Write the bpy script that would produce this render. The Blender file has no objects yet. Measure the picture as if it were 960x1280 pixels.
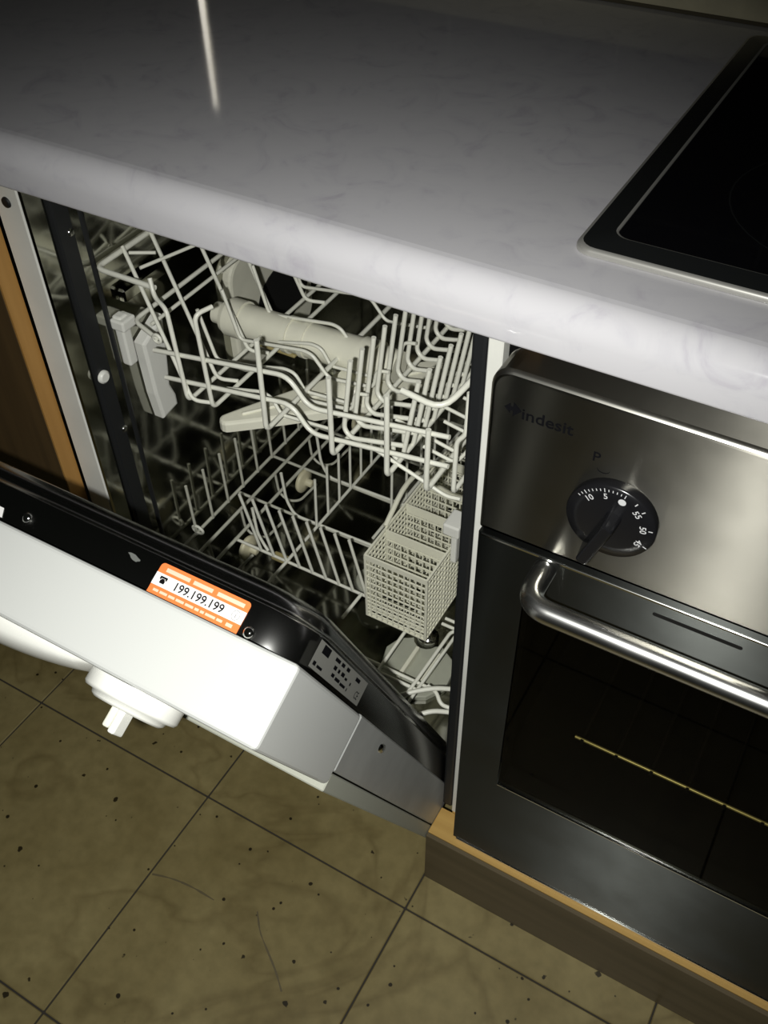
import bpy, bmesh, math, random
from mathutils import Vector, Matrix

random.seed(7)
SC = bpy.context.scene
COL = SC.collection

# ------------------------------------------------------------------ camera
CAM_LOC = Vector((0.2179, -0.5146, 1.1776))
RIGHT = Vector((0.86669498, 0.4986925, -0.01206607))
UP = Vector((-0.34641763, 0.6191035, 0.70477349))
FWD = Vector((-0.35893541, 0.60664375, -0.70932978))
F_PX = 1198.8
cd = bpy.data.cameras.new('camera')
cam = bpy.data.objects.new('camera', cd)
COL.objects.link(cam)
m = Matrix((RIGHT, UP, -FWD)).transposed().to_4x4()
m.translation = CAM_LOC
cam.matrix_world = m
cd.sensor_fit = 'VERTICAL'
cd.sensor_height = 36.0
cd.sensor_width = 27.0
cd.lens = F_PX / 1280.0 * 36.0
cd.clip_start = 0.01
SC.camera = cam

# ------------------------------------------------------------------ world + the flash that lights the dark room
w = bpy.data.worlds.new('dark_room')
SC.world = w
w.use_nodes = True
bg = w.node_tree.nodes['Background']
bg.inputs[0].default_value = (0.9, 1.0, 0.8, 1)
bg.inputs[1].default_value = 0.006

ld = bpy.data.lights.new('phone_flash', 'SPOT')
ld.energy = 33.0
ld.color = (1.0, 1.0, 0.965)
ld.spot_size = math.radians(98)
ld.spot_blend = 1.0
ld.shadow_soft_size = 0.007
flash = bpy.data.objects.new('phone_flash', ld)
COL.objects.link(flash)
flash.location = CAM_LOC - RIGHT * 0.032 - UP * 0.014
aim = FWD * F_PX + RIGHT * (430 - 480) - UP * (900 - 640)
flash.rotation_euler = aim.to_track_quat('-Z', 'Y').to_euler()

vs = SC.view_settings
SC.display_settings.display_device = 'sRGB'
vs.view_transform = 'Standard'
vs.look = 'None'
vs.exposure = 0.0
vs.gamma = 1.0
vs.use_curve_mapping = False

# ------------------------------------------------------------------ materials
MATS = {}


def nmat(name, color, rough=0.5, metal=0.0, spec=0.5, bump=0.0, bscale=200.0, var=0.0, vscale=8.0, coat=0.0):
    mt = bpy.data.materials.new(name)
    mt.use_nodes = True
    nt = mt.node_tree
    b = nt.nodes['Principled BSDF']
    b.inputs['Base Color'].default_value = (*color, 1)
    b.inputs['Roughness'].default_value = rough
    b.inputs['Metallic'].default_value = metal
    b.inputs['Specular IOR Level'].default_value = spec
    b.inputs['Coat Weight'].default_value = coat
    if var > 0 or bump > 0:
        tc = nt.nodes.new('ShaderNodeTexCoord')
    if var > 0:
        n = nt.nodes.new('ShaderNodeTexNoise')
        n.inputs['Scale'].default_value = vscale
        n.inputs['Detail'].default_value = 5
        nt.links.new(tc.outputs['Object'], n.inputs['Vector'])
        r = nt.nodes.new('ShaderNodeValToRGB')
        r.color_ramp.elements[0].position = 0.3
        r.color_ramp.elements[1].position = 0.7
        r.color_ramp.elements[0].color = (*[c * (1 - var) for c in color], 1)
        r.color_ramp.elements[1].color = (*[min(1, c * (1 + var * .5)) for c in color], 1)
        nt.links.new(n.outputs['Fac'], r.inputs['Fac'])
        nt.links.new(r.outputs['Color'], b.inputs['Base Color'])
    if bump > 0:
        n2 = nt.nodes.new('ShaderNodeTexNoise')
        n2.inputs['Scale'].default_value = bscale
        n2.inputs['Detail'].default_value = 3
        nt.links.new(tc.outputs['Object'], n2.inputs['Vector'])
        bp = nt.nodes.new('ShaderNodeBump')
        bp.inputs['Strength'].default_value = bump
        bp.inputs['Distance'].default_value = 0.001
        nt.links.new(n2.outputs['Fac'], bp.inputs['Height'])
        nt.links.new(bp.outputs['Normal'], b.inputs['Normal'])
    MATS[name] = mt
    return mt


def brushed(name, color, rough, axis, strength=0.12, aniso=0.0):
    """steel with fine brush lines running along axis (0,1,2)"""
    mt = nmat(name, color, rough, 1.0)
    nt = mt.node_tree
    b = nt.nodes['Principled BSDF']
    tc = nt.nodes.new('ShaderNodeTexCoord')
    mp = nt.nodes.new('ShaderNodeMapping')
    s = [900.0, 900.0, 900.0]
    s[axis] = 9.0
    mp.inputs['Scale'].default_value = s
    nt.links.new(tc.outputs['Object'], mp.inputs['Vector'])
    n = nt.nodes.new('ShaderNodeTexNoise')
    n.inputs['Scale'].default_value = 1.0
    n.inputs['Detail'].default_value = 2
    nt.links.new(mp.outputs['Vector'], n.inputs['Vector'])
    bp = nt.nodes.new('ShaderNodeBump')
    bp.inputs['Strength'].default_value = strength
    bp.inputs['Distance'].default_value = 0.0006
    nt.links.new(n.outputs['Fac'], bp.inputs['Height'])
    nt.links.new(bp.outputs['Normal'], b.inputs['Normal'])
    # smudges
    n2 = nt.nodes.new('ShaderNodeTexNoise')
    n2.inputs['Scale'].default_value = 14.0
    n2.inputs['Detail'].default_value = 6
    nt.links.new(tc.outputs['Object'], n2.inputs['Vector'])
    mr = nt.nodes.new('ShaderNodeMapRange')
    mr.inputs['To Min'].default_value = rough * 0.8
    mr.inputs['To Max'].default_value = rough * 1.3
    nt.links.new(n2.outputs['Fac'], mr.inputs['Value'])
    nt.links.new(mr.outputs['Result'], b.inputs['Roughness'])
    if aniso:
        b.inputs['Anisotropic'].default_value = aniso
        tg = nt.nodes.new('ShaderNodeTangent')
        tg.direction_type = 'RADIAL'
        tg.axis = 'X'
        nt.links.new(tg.outputs['Tangent'], b.inputs['Tangent'])
    return mt


def worktop_mat():
    mt = nmat('laminate_marble', (0.6, 0.6, 0.62), 0.075)
    nt = mt.node_tree
    b = nt.nodes['Principled BSDF']
    tc = nt.nodes.new('ShaderNodeTexCoord')
    n = nt.nodes.new('ShaderNodeTexNoise')
    n.inputs['Scale'].default_value = 26
    n.inputs['Detail'].default_value = 8
    n.inputs['Roughness'].default_value = 0.6
    n.inputs['Distortion'].default_value = 1.4
    nt.links.new(tc.outputs['Object'], n.inputs['Vector'])
    r = nt.nodes.new('ShaderNodeValToRGB')
    e = r.color_ramp.elements
    e[0].position = 0.30
    e[0].color = (0.51, 0.49, 0.53, 1)
    e[1].position = 0.52
    e[1].color = (0.60, 0.59, 0.61, 1)
    x = e.new(0.42)
    x.color = (0.575, 0.565, 0.59, 1)
    nt.links.new(n.outputs['Fac'], r.inputs['Fac'])
    nt.links.new(r.outputs['Color'], b.inputs['Base Color'])
    return mt


def floor_mat():
    mt = nmat('vinyl_tile', (0.3, 0.25, 0.15), 0.42)
    nt = mt.node_tree
    b = nt.nodes['Principled BSDF']
    tc = nt.nodes.new('ShaderNodeTexCoord')
    ge = nt.nodes.new('ShaderNodeNewGeometry')
    P = ge.outputs['Position']

    def noise(scale, detail=5, dist=0.0):
        n = nt.nodes.new('ShaderNodeTexNoise')
        n.inputs['Scale'].default_value = scale
        n.inputs['Detail'].default_value = detail
        n.inputs['Distortion'].default_value = dist
        nt.links.new(P, n.inputs['Vector'])
        return n.outputs['Fac']

    def ramp(f, p0, c0, p1, c1):
        r = nt.nodes.new('ShaderNodeValToRGB')
        r.color_ramp.elements[0].position = p0
        r.color_ramp.elements[1].position = p1
        r.color_ramp.elements[0].color = (*c0, 1)
        r.color_ramp.elements[1].color = (*c1, 1)
        nt.links.new(f, r.inputs['Fac'])
        return r.outputs['Color']

    def mul(a, bb, fac=1.0):
        mx = nt.nodes.new('ShaderNodeMix')
        mx.data_type = 'RGBA'
        mx.blend_type = 'MULTIPLY'
        mx.inputs[0].default_value = fac
        nt.links.new(a, mx.inputs[6])
        nt.links.new(bb, mx.inputs[7])
        return mx.outputs[2]
    base = ramp(noise(7, 6, 0.6), 0.3, (0.20, 0.158, 0.062), 0.7, (0.29, 0.238, 0.105))
    fine = ramp(noise(60, 4), 0.3, (0.82, 0.82, 0.8), 0.65, (1, 1, 1))
    c = mul(base, fine)
    # dark flecks pressed into the tile
    v = nt.nodes.new('ShaderNodeTexVoronoi')
    v.inputs['Scale'].default_value = 62
    v.inputs['Randomness'].default_value = 1
    nt.links.new(P, v.inputs['Vector'])
    add = nt.nodes.new('ShaderNodeMath')
    add.operation = 'MULTIPLY_ADD'
    nt.links.new(noise(30, 3), add.inputs[0])
    add.inputs[1].default_value = 0.9
    nt.links.new(v.outputs['Distance'], add.inputs[2])
    c = mul(c, ramp(add.outputs[0], 0.455, (0.10, 0.09, 0.07), 0.49, (1, 1, 1)))
    v2 = nt.nodes.new('ShaderNodeTexVoronoi')
    v2.inputs['Scale'].default_value = 26
    nt.links.new(P, v2.inputs['Vector'])
    ad2 = nt.nodes.new('ShaderNodeMath')
    ad2.operation = 'MULTIPLY_ADD'
    nt.links.new(noise(55, 3), ad2.inputs[0])
    ad2.inputs[1].default_value = 0.8
    nt.links.new(v2.outputs['Distance'], ad2.inputs[2])
    c = mul(c, ramp(ad2.outputs[0], 0.385, (0.12, 0.11, 0.09), 0.41, (1, 1, 1)))
    # soft grime veins
    ab = nt.nodes.new('ShaderNodeMath')
    ab.operation = 'SUBTRACT'
    nt.links.new(noise(3.2, 4, 1.2), ab.inputs[0])
    ab.inputs[1].default_value = 0.5
    a2 = nt.nodes.new('ShaderNodeMath')
    a2.operation = 'ABSOLUTE'
    nt.links.new(ab.outputs[0], a2.inputs[0])
    c = mul(c, ramp(a2.outputs[0], 0.0, (0.80, 0.78, 0.75), 0.03, (1, 1, 1)))
    nt.links.new(c, b.inputs['Base Color'])
    return mt


def wood_mat(name, c0, c1, rough=0.45, axis=0):
    mt = nmat(name, c0, rough)
    nt = mt.node_tree
    b = nt.nodes['Principled BSDF']
    tc = nt.nodes.new('ShaderNodeTexCoord')
    mp = nt.nodes.new('ShaderNodeMapping')
    s = [60.0, 60.0, 60.0]
    s[axis] = 3.0
    mp.inputs['Scale'].default_value = s
    nt.links.new(tc.outputs['Object'], mp.inputs['Vector'])
    n = nt.nodes.new('ShaderNodeTexNoise')
    n.inputs['Scale'].default_value = 1.0
    n.inputs['Detail'].default_value = 6
    nt.links.new(mp.outputs['Vector'], n.inputs['Vector'])
    r = nt.nodes.new('ShaderNodeValToRGB')
    r.color_ramp.elements[0].position = 0.3
    r.color_ramp.elements[1].position = 0.7
    r.color_ramp.elements[0].color = (*c0, 1)
    r.color_ramp.elements[1].color = (*c1, 1)
    nt.links.new(n.outputs['Fac'], r.inputs['Fac'])
    nt.links.new(r.outputs['Color'], b.inputs['Base Color'])
    return mt


def glass_mat(name, tint, rough=0.02):
    mt = bpy.data.materials.new(name)
    mt.use_nodes = True
    nt = mt.node_tree
    nt.nodes.clear()
    o = nt.nodes.new('ShaderNodeOutputMaterial')
    t = nt.nodes.new('ShaderNodeBsdfTransparent')
    t.inputs[0].default_value = (*tint, 1)
    g = nt.nodes.new('ShaderNodeBsdfGlossy')
    g.inputs['Roughness'].default_value = rough
    g.inputs['Color'].default_value = (0.45, 0.45, 0.45, 1)
    fr = nt.nodes.new('ShaderNodeFresnel')
    fr.inputs[0].default_value = 1.28
    mx = nt.nodes.new('ShaderNodeMixShader')
    ge = nt.nodes.new('ShaderNodeNewGeometry')
    iv = nt.nodes.new('ShaderNodeMath')
    iv.operation = 'SUBTRACT'
    iv.inputs[0].default_value = 1.0
    nt.links.new(ge.outputs['Backfacing'], iv.inputs[1])
    ml = nt.nodes.new('ShaderNodeMath')
    ml.operation = 'MULTIPLY'
    nt.links.new(fr.outputs[0], ml.inputs[0])
    nt.links.new(iv.outputs[0], ml.inputs[1])
    nt.links.new(ml.outputs[0], mx.inputs[0])
    nt.links.new(t.outputs[0], mx.inputs[1])
    nt.links.new(g.outputs[0], mx.inputs[2])
    nt.links.new(mx.outputs[0], o.inputs[0])
    MATS[name] = mt


worktop_mat()
floor_mat()
wood_mat('wood_face', (0.055, 0.034, 0.014), (0.085, 0.052, 0.020), 0.5, 2)
wood_mat('wood_edge', (0.36, 0.185, 0.045), (0.46, 0.25, 0.07), 0.5, 2)
wood_mat('plinth_top', (0.42, 0.25, 0.065), (0.54, 0.34, 0.10), 0.5, 0)
wood_mat('plinth_face', (0.085, 0.066, 0.034), (0.12, 0.092, 0.05), 0.5, 0)
wood_mat('raw_board', (0.5, 0.3, 0.16), (0.6, 0.38, 0.2), 0.7, 2)
glass_mat('oven_glass', (0.66, 0.66, 0.62))
nmat('floor_scuff', (0.11, 0.088, 0.042), 0.6)
nmat('grout', (0.035, 0.03, 0.022), 0.9)
nmat('wall_grout', (0.42, 0.40, 0.36), 0.8)
nmat('wall_tile_glaze', (0.05, 0.038, 0.042), 0.16, var=0.3, vscale=20)
nmat('upstand_cream', (0.78, 0.72, 0.50), 0.45, var=0.15, vscale=30)
nmat('sealant', (0.10, 0.085, 0.05), 0.7)
_t = nmat('tube_lit', (0.9, 0.88, 0.8), 0.4)
_b = _t.node_tree.nodes['Principled BSDF']
_b.inputs['Emission Color'].default_value = (1.0, 0.93, 0.80, 1)
_b.inputs['Emission Strength'].default_value = 2.8
nmat('carcass_white', (0.74, 0.74, 0.68), 0.4, var=0.06, vscale=20)
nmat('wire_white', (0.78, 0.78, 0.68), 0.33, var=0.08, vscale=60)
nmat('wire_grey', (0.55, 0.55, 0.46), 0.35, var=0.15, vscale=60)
nmat('plastic_white', (0.80, 0.80, 0.74), 0.35)
nmat('plastic_cream', (0.76, 0.75, 0.62), 0.35, var=0.08, vscale=30)
nmat('plastic_basket', (0.80, 0.79, 0.64), 0.45)
nmat('plastic_grey', (0.40, 0.41, 0.33), 0.45, var=0.08, vscale=50)
nmat('plastic_tan', (0.36, 0.30, 0.13), 0.5)
nmat('wheel_cream', (0.62, 0.58, 0.40), 0.4)
nmat('rubber', (0.012, 0.013, 0.014), 0.45)
nmat('black_plastic', (0.008, 0.008, 0.009), 0.22)
nmat('black_matt', (0.006, 0.006, 0.006), 0.6)
nmat('door_white', (0.56, 0.57, 0.545), 0.35)
nmat('galvanised', (0.50, 0.51, 0.49), 0.42, 0.35, var=0.12, vscale=25)
nmat('toe_grey', (0.42, 0.43, 0.36), 0.5)
nmat('hob_edge', (0.55, 0.54, 0.50), 0.38, 0.6)
nmat('hob_glass', (0.004, 0.004, 0.005), 0.05)
nmat('hob_rim', (0.012, 0.013, 0.013), 0.25)
nmat('shelf_glint', (0.95, 0.78, 0.30), 0.35, 0.4)  # flash glint on the chrome front wire, put into a gold colour
nmat('shelf_shaded', (0.008, 0.007, 0.006), 0.6, 0.0, spec=0.1)  # same shelf wire coloured near black, as if out of the light
nmat('chrome', (0.75, 0.75, 0.72), 0.12, 1.0)
nmat('tub_steel', (0.38, 0.38, 0.33), 0.10, 1.0, bump=0.10, bscale=35)
nmat('liner_steel', (0.30, 0.30, 0.29), 0.20, 1.0)
nmat('plate_grey', (0.20, 0.20, 0.18), 0.5)
nmat('sticker_orange', (0.85, 0.20, 0.05), 0.5)
nmat('sticker_white', (0.78, 0.77, 0.75), 0.5)
nmat('sticker_pale', (0.85, 0.55, 0.40), 0.5)
nmat('ink', (0.006, 0.006, 0.007), 0.8, spec=0.0)
nmat('scuff_grey', (0.12, 0.125, 0.115), 0.5)
nmat('ink_grey', (0.22, 0.22, 0.22), 0.6)
nmat('print_white', (0.6, 0.6, 0.6), 0.5)
nmat('brass_dirt', (0.3, 0.25, 0.1), 0.6)
nmat('oven_dark', (0.003, 0.003, 0.003), 0.6, spec=0.1)
brushed('oven_steel', (0.27, 0.26, 0.225), 0.31, 0, 0.03, 1.0)
brushed('oven_door_steel', (0.085, 0.09, 0.084), 0.36, 0, 0.03, 1.0)
brushed('edge_steel', (0.42, 0.41, 0.37), 0.30, 0, 0.03)
brushed('handle_steel', (0.62, 0.62, 0.60), 0.26, 0, 0.06)

# ------------------------------------------------------------------ mesh helpers
ORG = {}


def link(o, parent, loc):
    COL.objects.link(o)
    o.location = loc
    if parent is not None:
        o.parent = parent
        o.matrix_parent_inverse = Matrix.Translation(-Vector(ORG.get(parent.name, (0, 0, 0))))
        ORG[o.name] = tuple(loc)
    else:
        ORG[o.name] = tuple(loc)
    return o


def obj(name, mesh, parent=None, loc=(0, 0, 0)):
    return link(bpy.data.objects.new(name, mesh), parent, loc)


def thing(name, label, cat, loc, group=None):
    o = bpy.data.objects.new(name, None)
    o.empty_display_size = 0.05
    link(o, None, loc)
    o['label'] = label
    o['category'] = cat
    if group:
        o['group'] = group
    return o


def tag(o, label, cat):
    o['label'] = label
    o['category'] = cat
    return o


class MB:
    """collects shapes into one mesh (one part)"""

    def __init__(self):
        self.v, self.f, self.m, self.s, self.mats = [], [], [], [], []

    def mi(self, mat):
        if mat not in self.mats:
            self.mats.append(mat)
        return self.mats.index(mat)

    def add(self, verts, faces, mat, smooth=False, T=None):
        k = len(self.v)
        i = self.mi(mat)
        for p in verts:
            self.v.append(tuple(T(p)) if T else tuple(p))
        for f in faces:
            self.f.append([k + a for a in f])
            self.m.append(i)
            self.s.append(smooth)
        return self

    def box(self, a, b, mat, bev=0.0, seg=2, T=None):
        bm = bmesh.new()
        bmesh.ops.create_cube(bm, size=1.0)
        for v in bm.verts:
            v.co = Vector([a[i] + (v.co[i] + .5) * (b[i] - a[i]) for i in range(3)])
        bm.normal_update()
        if bev > 0:
            bmesh.ops.bevel(bm, geom=list(bm.edges), offset=bev, segments=seg, profile=0.5, affect='EDGES')
        self.bm(bm, mat, False, T)
        return self

    def bm(self, bm, mat, smooth=False, T=None):
        bm.verts.index_update()
        self.add([v.co.copy() for v in bm.verts], [[v.index for v in f.verts] for f in bm.faces], mat, smooth, T)
        bm.free()
        return self

    def tube(self, pts, r, mat, sides=8, fil=0.0, closed=False, cap=True, T=None, fseg=4):
        pts = [Vector(p) for p in pts]
        P = fillet(pts, fil, fseg, closed) if fil else pts
        n = len(P)
        V, Fc = [], []
        tang = []
        for i in range(n):
            if closed:
                t = (P[(i + 1) % n] - P[i - 1])
            else:
                t = P[min(i + 1, n - 1)] - P[max(i - 1, 0)]
            tang.append(t.normalized())
        t0 = tang[0]
        ref = Vector((0, 0, 1)) if abs(t0.z) < .9 else Vector((1, 0, 0))
        nn = t0.cross(ref).normalized()
        for i in range(n):
            t = tang[i]
            nn = (nn - t * nn.dot(t))
            nn = nn.normalized() if nn.length > 1e-6 else t.orthogonal().normalized()
            bb = t.cross(nn)
            rr = r[i] if isinstance(r, (list, tuple)) else r
            for k in range(sides):
                a = 2 * math.pi * k / sides
                V.append(P[i] + (nn * math.cos(a) + bb * math.sin(a)) * rr)
        m_ = n if closed else n - 1
        for i in range(m_):
            j = (i + 1) % n
            for k in range(sides):
                k2 = (k + 1) % sides
                Fc.append([i * sides + k, i * sides + k2, j * sides + k2, j * sides + k])
        self.add(V, Fc, mat, True, T)
        if cap and not closed:
            self.add(V[:sides], [list(range(sides))[::-1]], mat, False, T)
            self.add(V[-sides:], [list(range(sides))], mat, False, T)
        return self

    def lathe(self, prof, mat, c=(0, 0, 0), axis=2, sides=28, T=None, smooth=True):
        """prof: list of (radius, height) along axis"""
        V, Fc = [], []
        for (r, h) in prof:
            for k in range(sides):
                a = 2 * math.pi * k / sides
                q = [r * math.cos(a), r * math.sin(a)]
                p = [0, 0, 0]
                o = [i for i in range(3) if i != axis]
                p[o[0]], p[o[1]], p[axis] = q[0], q[1], h
                V.append((p[0] + c[0], p[1] + c[1], p[2] + c[2]))
        for i in range(len(prof) - 1):
            for k in range(sides):
                k2 = (k + 1) % sides
                Fc.append([i * sides + k, i * sides + k2, (i + 1) * sides + k2, (i + 1) * sides + k])
        self.add(V, Fc, mat, smooth, T)
        self.add(V[:sides], [list(range(sides))[::-1]], mat, False, T)
        self.add(V[-sides:], [list(range(sides))], mat, False, T)
        return self

    def prism(self, poly, d0, d1, mat, place, bev=0.0, smooth=False, bevmat=None, bseg=2):
        """poly 2d outline extruded d0..d1; place(u, v, d) -> world"""
        bm = bmesh.new()
        n = len(poly)
        lo = [bm.verts.new((p[0], p[1], d0)) for p in poly]
        hi = [bm.verts.new((p[0], p[1], d1)) for p in poly]
        bm.faces.new(lo[::-1])
        top = bm.faces.new(hi)
        for i in range(n):
            j = (i + 1) % n
            bm.faces.new([lo[i], lo[j], hi[j], hi[i]])
        bm.normal_update()
        if bev > 0:
            bmesh.ops.bevel(bm, geom=list(top.edges), offset=bev, segments=bseg, profile=0.5, affect='EDGES')
        if bevmat:
            bm.normal_update()
            bm.verts.index_update()
            P = [place(*v.co) for v in bm.verts]
            A = [f for f in bm.faces if not (0.05 < f.normal.z < 0.97)]
            B = [f for f in bm.faces if 0.05 < f.normal.z < 0.97]
            self.add(P, [[v.index for v in f.verts] for f in A], mat, False)
            self.add(P, [[v.index for v in f.verts] for f in B], bevmat, True)
            bm.free()
            return self
        self.bm(bm, mat, smooth, lambda p: place(p[0], p[1], p[2]))
        return self

    def mesh(self, name):
        me = bpy.data.meshes.new(name)
        me.from_pydata(self.v, [], self.f)
        for mt in self.mats:
            me.materials.append(MATS[mt])
        me.polygons.foreach_set('material_index', self.m)
        me.polygons.foreach_set('use_smooth', self.s)
        me.validate()
        bm = bmesh.new()
        bm.from_mesh(me)
        bmesh.ops.recalc_face_normals(bm, faces=bm.faces)
        bm.to_mesh(me)
        bm.free()
        me.update()
        return me

    def build(self, name, parent=None, loc=(0, 0, 0)):
        return obj(name, self.mesh(name), parent, loc)


def fillet(P, r, seg=4, closed=False):
    out = []
    n = len(P)
    rl = r
    for i in range(n):
        if not closed and i in (0, n - 1):
            out.append(P[i])
            continue
        r = rl[i] if isinstance(rl, (list, tuple)) else rl
        a, b, c = P[i - 1], P[i], P[(i + 1) % n]
        d1, d2 = (a - b), (c - b)
        l = min(r, d1.length * .48, d2.length * .48)
        d1n, d2n = d1.normalized(), d2.normalized()
        if d1n.dot(d2n) < -0.999:
            out.append(b)
            continue
        p0, p2 = b + d1n * l, b + d2n * l
        for k in range(seg + 1):
            t = k / seg
            out.append(p0 * (1 - t) ** 2 + b * 2 * t * (1 - t) + p2 * t * t)
    return out


def rrect(x0, y0, x1, y1, r, seg=6, rs=None):
    """rounded rectangle outline (rs = radii for corners (x1y1, x0y1, x0y0, x1y0))"""
    rs = rs or (r, r, r, r)
    out = []
    cs = [(x1, y1, 0), (x0, y1, 90), (x0, y0, 180), (x1, y0, 270)]
    for (cx, cy, a0), rr in zip(cs, rs):
        if rr <= 0:
            out.append((cx, cy))
            continue
        ox = cx - rr if cx == x1 else cx + rr
        oy = cy - rr if cy == y1 else cy + rr
        for k in range(seg + 1):
            a = math.radians(a0 + 90 * k / seg)
            out.append((ox + rr * math.cos(a), oy + rr * math.sin(a)))
    return out


def circle(cx, cy, r, n=20):
    return [(cx + r * math.cos(2 * math.pi * k / n), cy + r * math.sin(2 * math.pi * k / n)) for k in range(n)]


_txt = {}


def text_geo(s, size=1.0, bold=0.0):
    key = (s, bold)
    if key not in _txt:
        cu = bpy.data.curves.new('t', 'FONT')
        cu.body = s
        cu.size = 1.0
        cu.offset = bold
        cu.resolution_u = 3
        o = bpy.data.objects.new('t', cu)
        COL.objects.link(o)
        dg = bpy.context.evaluated_depsgraph_get()
        me = bpy.data.meshes.new_from_object(o.evaluated_get(dg))
        V = [v.co.copy() for v in me.vertices]
        Fc = [list(p.vertices) for p in me.polygons]
        bpy.data.meshes.remove(me)
        bpy.data.objects.remove(o)
        bpy.data.curves.remove(cu)
        _txt[key] = (V, Fc)
    V, Fc = _txt[key]
    return [v * size for v in V], Fc


def add_text(mb, s, size, mat, place, center=True, bold=0.0, wscale=1.0, rot=0.0):
    """place(u, v) -> world; flat print"""
    V, Fc = text_geo(s, size, bold)
    x0 = min(v.x for v in V)
    x1 = max(v.x for v in V)
    y0 = min(v.y for v in V)
    y1 = max(v.y for v in V)
    cx, cy = ((x0 + x1) / 2, (y0 + y1) / 2) if center else (x0, 0)
    c, s_ = math.cos(rot), math.sin(rot)
    W = []
    for v in V:
        a, b = (v.x - cx) * wscale, v.y - cy
        W.append(place(a * c - b * s_, a * s_ + b * c))
    mb.add(W, Fc, mat)


# ================================================================== THE SETTING
# floor: grout bed with square tiles, joints at x = -0.013 + 0.303k, y = -0.088 - 0.308k
fb = MB().box((-1.6, -1.3, -0.03), (1.3, 0.7, -0.0022), 'grout')
floor = fb.build('floor')
floor['kind'] = 'structure'
TX, TY, GAP = 0.3025, 0.309, 0.0011
tile_me = MB().box((GAP, GAP, -0.010), (TX - GAP, TY - GAP, 0.0), 'vinyl_tile', 0.0010, 1).mesh('floor_tile')
for i in range(-4, 3):
    for j in range(-3, 3):
        x, y = -0.0135 + TX * i, -0.0885 + TY * j
        o = obj('floor_tile', tile_me, floor, (x, y, 0.0))
        o.location.z = random.uniform(-0.0003, 0.0)

for pts in ([(-0.312, -0.209), (-0.287, -0.201), (-0.258, -0.197), (-0.224, -0.197)], [(-0.169, -0.182), (-0.152, -0.201), (-0.135, -0.212), (-0.109, -0.229), (-0.091, -0.244)]):
    P = fillet([Vector((x, y, 0)) for x, y in pts], 0.02, 3)
    V, Fc = [], []
    for k, p in enumerate(P):
        t = (P[min(k + 1, len(P) - 1)] - P[max(k - 1, 0)]).normalized()
        wd = 0.0011 * (0.35 + random.random())
        V += [(p.x - t.y * wd, p.y + t.x * wd, 0.0003), (p.x + t.y * wd, p.y - t.x * wd, 0.0003)]
        if k:
            Fc.append([2 * k - 2, 2 * k - 1, 2 * k + 1, 2 * k])
    MB().add(V, Fc, 'floor_scuff').build('scuff_mark', floor)

# back wall with dark glazed tiles above a pale skirting strip
WY = 0.515
wall = MB().box((-1.6, WY + 0.006, 0.0), (1.3, WY + 0.10, 1.75), 'wall_grout').build('wall_back')
wall['kind'] = 'structure'
WT = 0.197
wt_me = MB().box((0.002, 0.0, 0.002), (WT - 0.002, 0.009, WT - 0.002), 'wall_tile_glaze', 0.0045, 3).mesh('wall_tile')
for i in range(-6, 6):
    for j in range(0, 4):
        obj('wall_tile', wt_me, wall, (-0.100 + WT * i, WY, 0.893 + WT * j))
up = MB().box((-1.3, WY - 0.012, 0.8525), (1.05, WY + 0.006, 0.892), 'upstand_cream', 0.003, 2)
up.box((-1.3, WY - 0.0135, 0.8522), (1.05, WY - 0.009, 0.8555), 'sealant')
o = up.build('baseboard_back')
o['kind'] = 'structure'
# slim upright strip light on the back wall, mirrored as a bright streak in the worktop
sl = thing('strip_light', 'slim upright strip light on the dark tiled back wall behind the worktop', 'light', (-0.642, WY - 0.004, 0.8935))
MB().box((-0.650, WY - 0.0065, 0.8935), (-0.634, WY - 0.0005, 1.080), 'plastic_white', 0.001, 1).build('housing', sl)
MB().tube([(-0.642, WY - 0.009, 0.899), (-0.642, WY - 0.009, 1.062)], [0.0036, 0.0022], 'tube_lit', 12).build('tube', sl)

# ================================================================== WORKTOP
wk = MB()
Z0, Z1, YF, YB = 0.812, 0.852, -0.031, 0.5135
prof = [(YB, Z0), (YB, Z1)]
for k in range(9):
    a = math.radians(90 + 90 * k / 8)
    prof.append((YF + 0.022 + 0.022 * math.cos(a), Z1 - 0.022 + 0.022 * math.sin(a)))
for k in range(4):
    a = math.radians(180 + 90 * k / 3)
    prof.append((YF + 0.003 + 0.003 * math.cos(a), Z0 + 0.003 + 0.003 * math.sin(a)))
n = len(prof)
xs = [-1.25, 1.05]
V = [(x, y, z) for x in xs for (y, z) in prof]
Fq = [[i, (i + 1) % n, n + (i + 1) % n, n + i] for i in range(n)]
wk.add(V, [f for f in Fq], 'laminate_marble', True)
wk.add(V, [list(range(n)), list(range(n, 2 * n))[::-1]], 'laminate_marble')
wo = wk.build('worktop')
for p in wo.data.polygons:
    if abs(p.normal.z) > .99 or abs(p.normal.x) > .9 or p.normal.y > .9:
        p.use_smooth = False
tag(wo, 'white marbled laminate worktop with rounded front edge above the dishwasher', 'worktop')

# ================================================================== HOB
HX, HY = 0.040, 0.031
hob = thing('hob', 'black ceramic hob with metal rim set into the white worktop', 'hob', (HX + .29, HY + .25, 0.852))
r1 = rrect(HX, HY, HX + 0.58, HY + 0.435, 0.012, 5)


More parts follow.
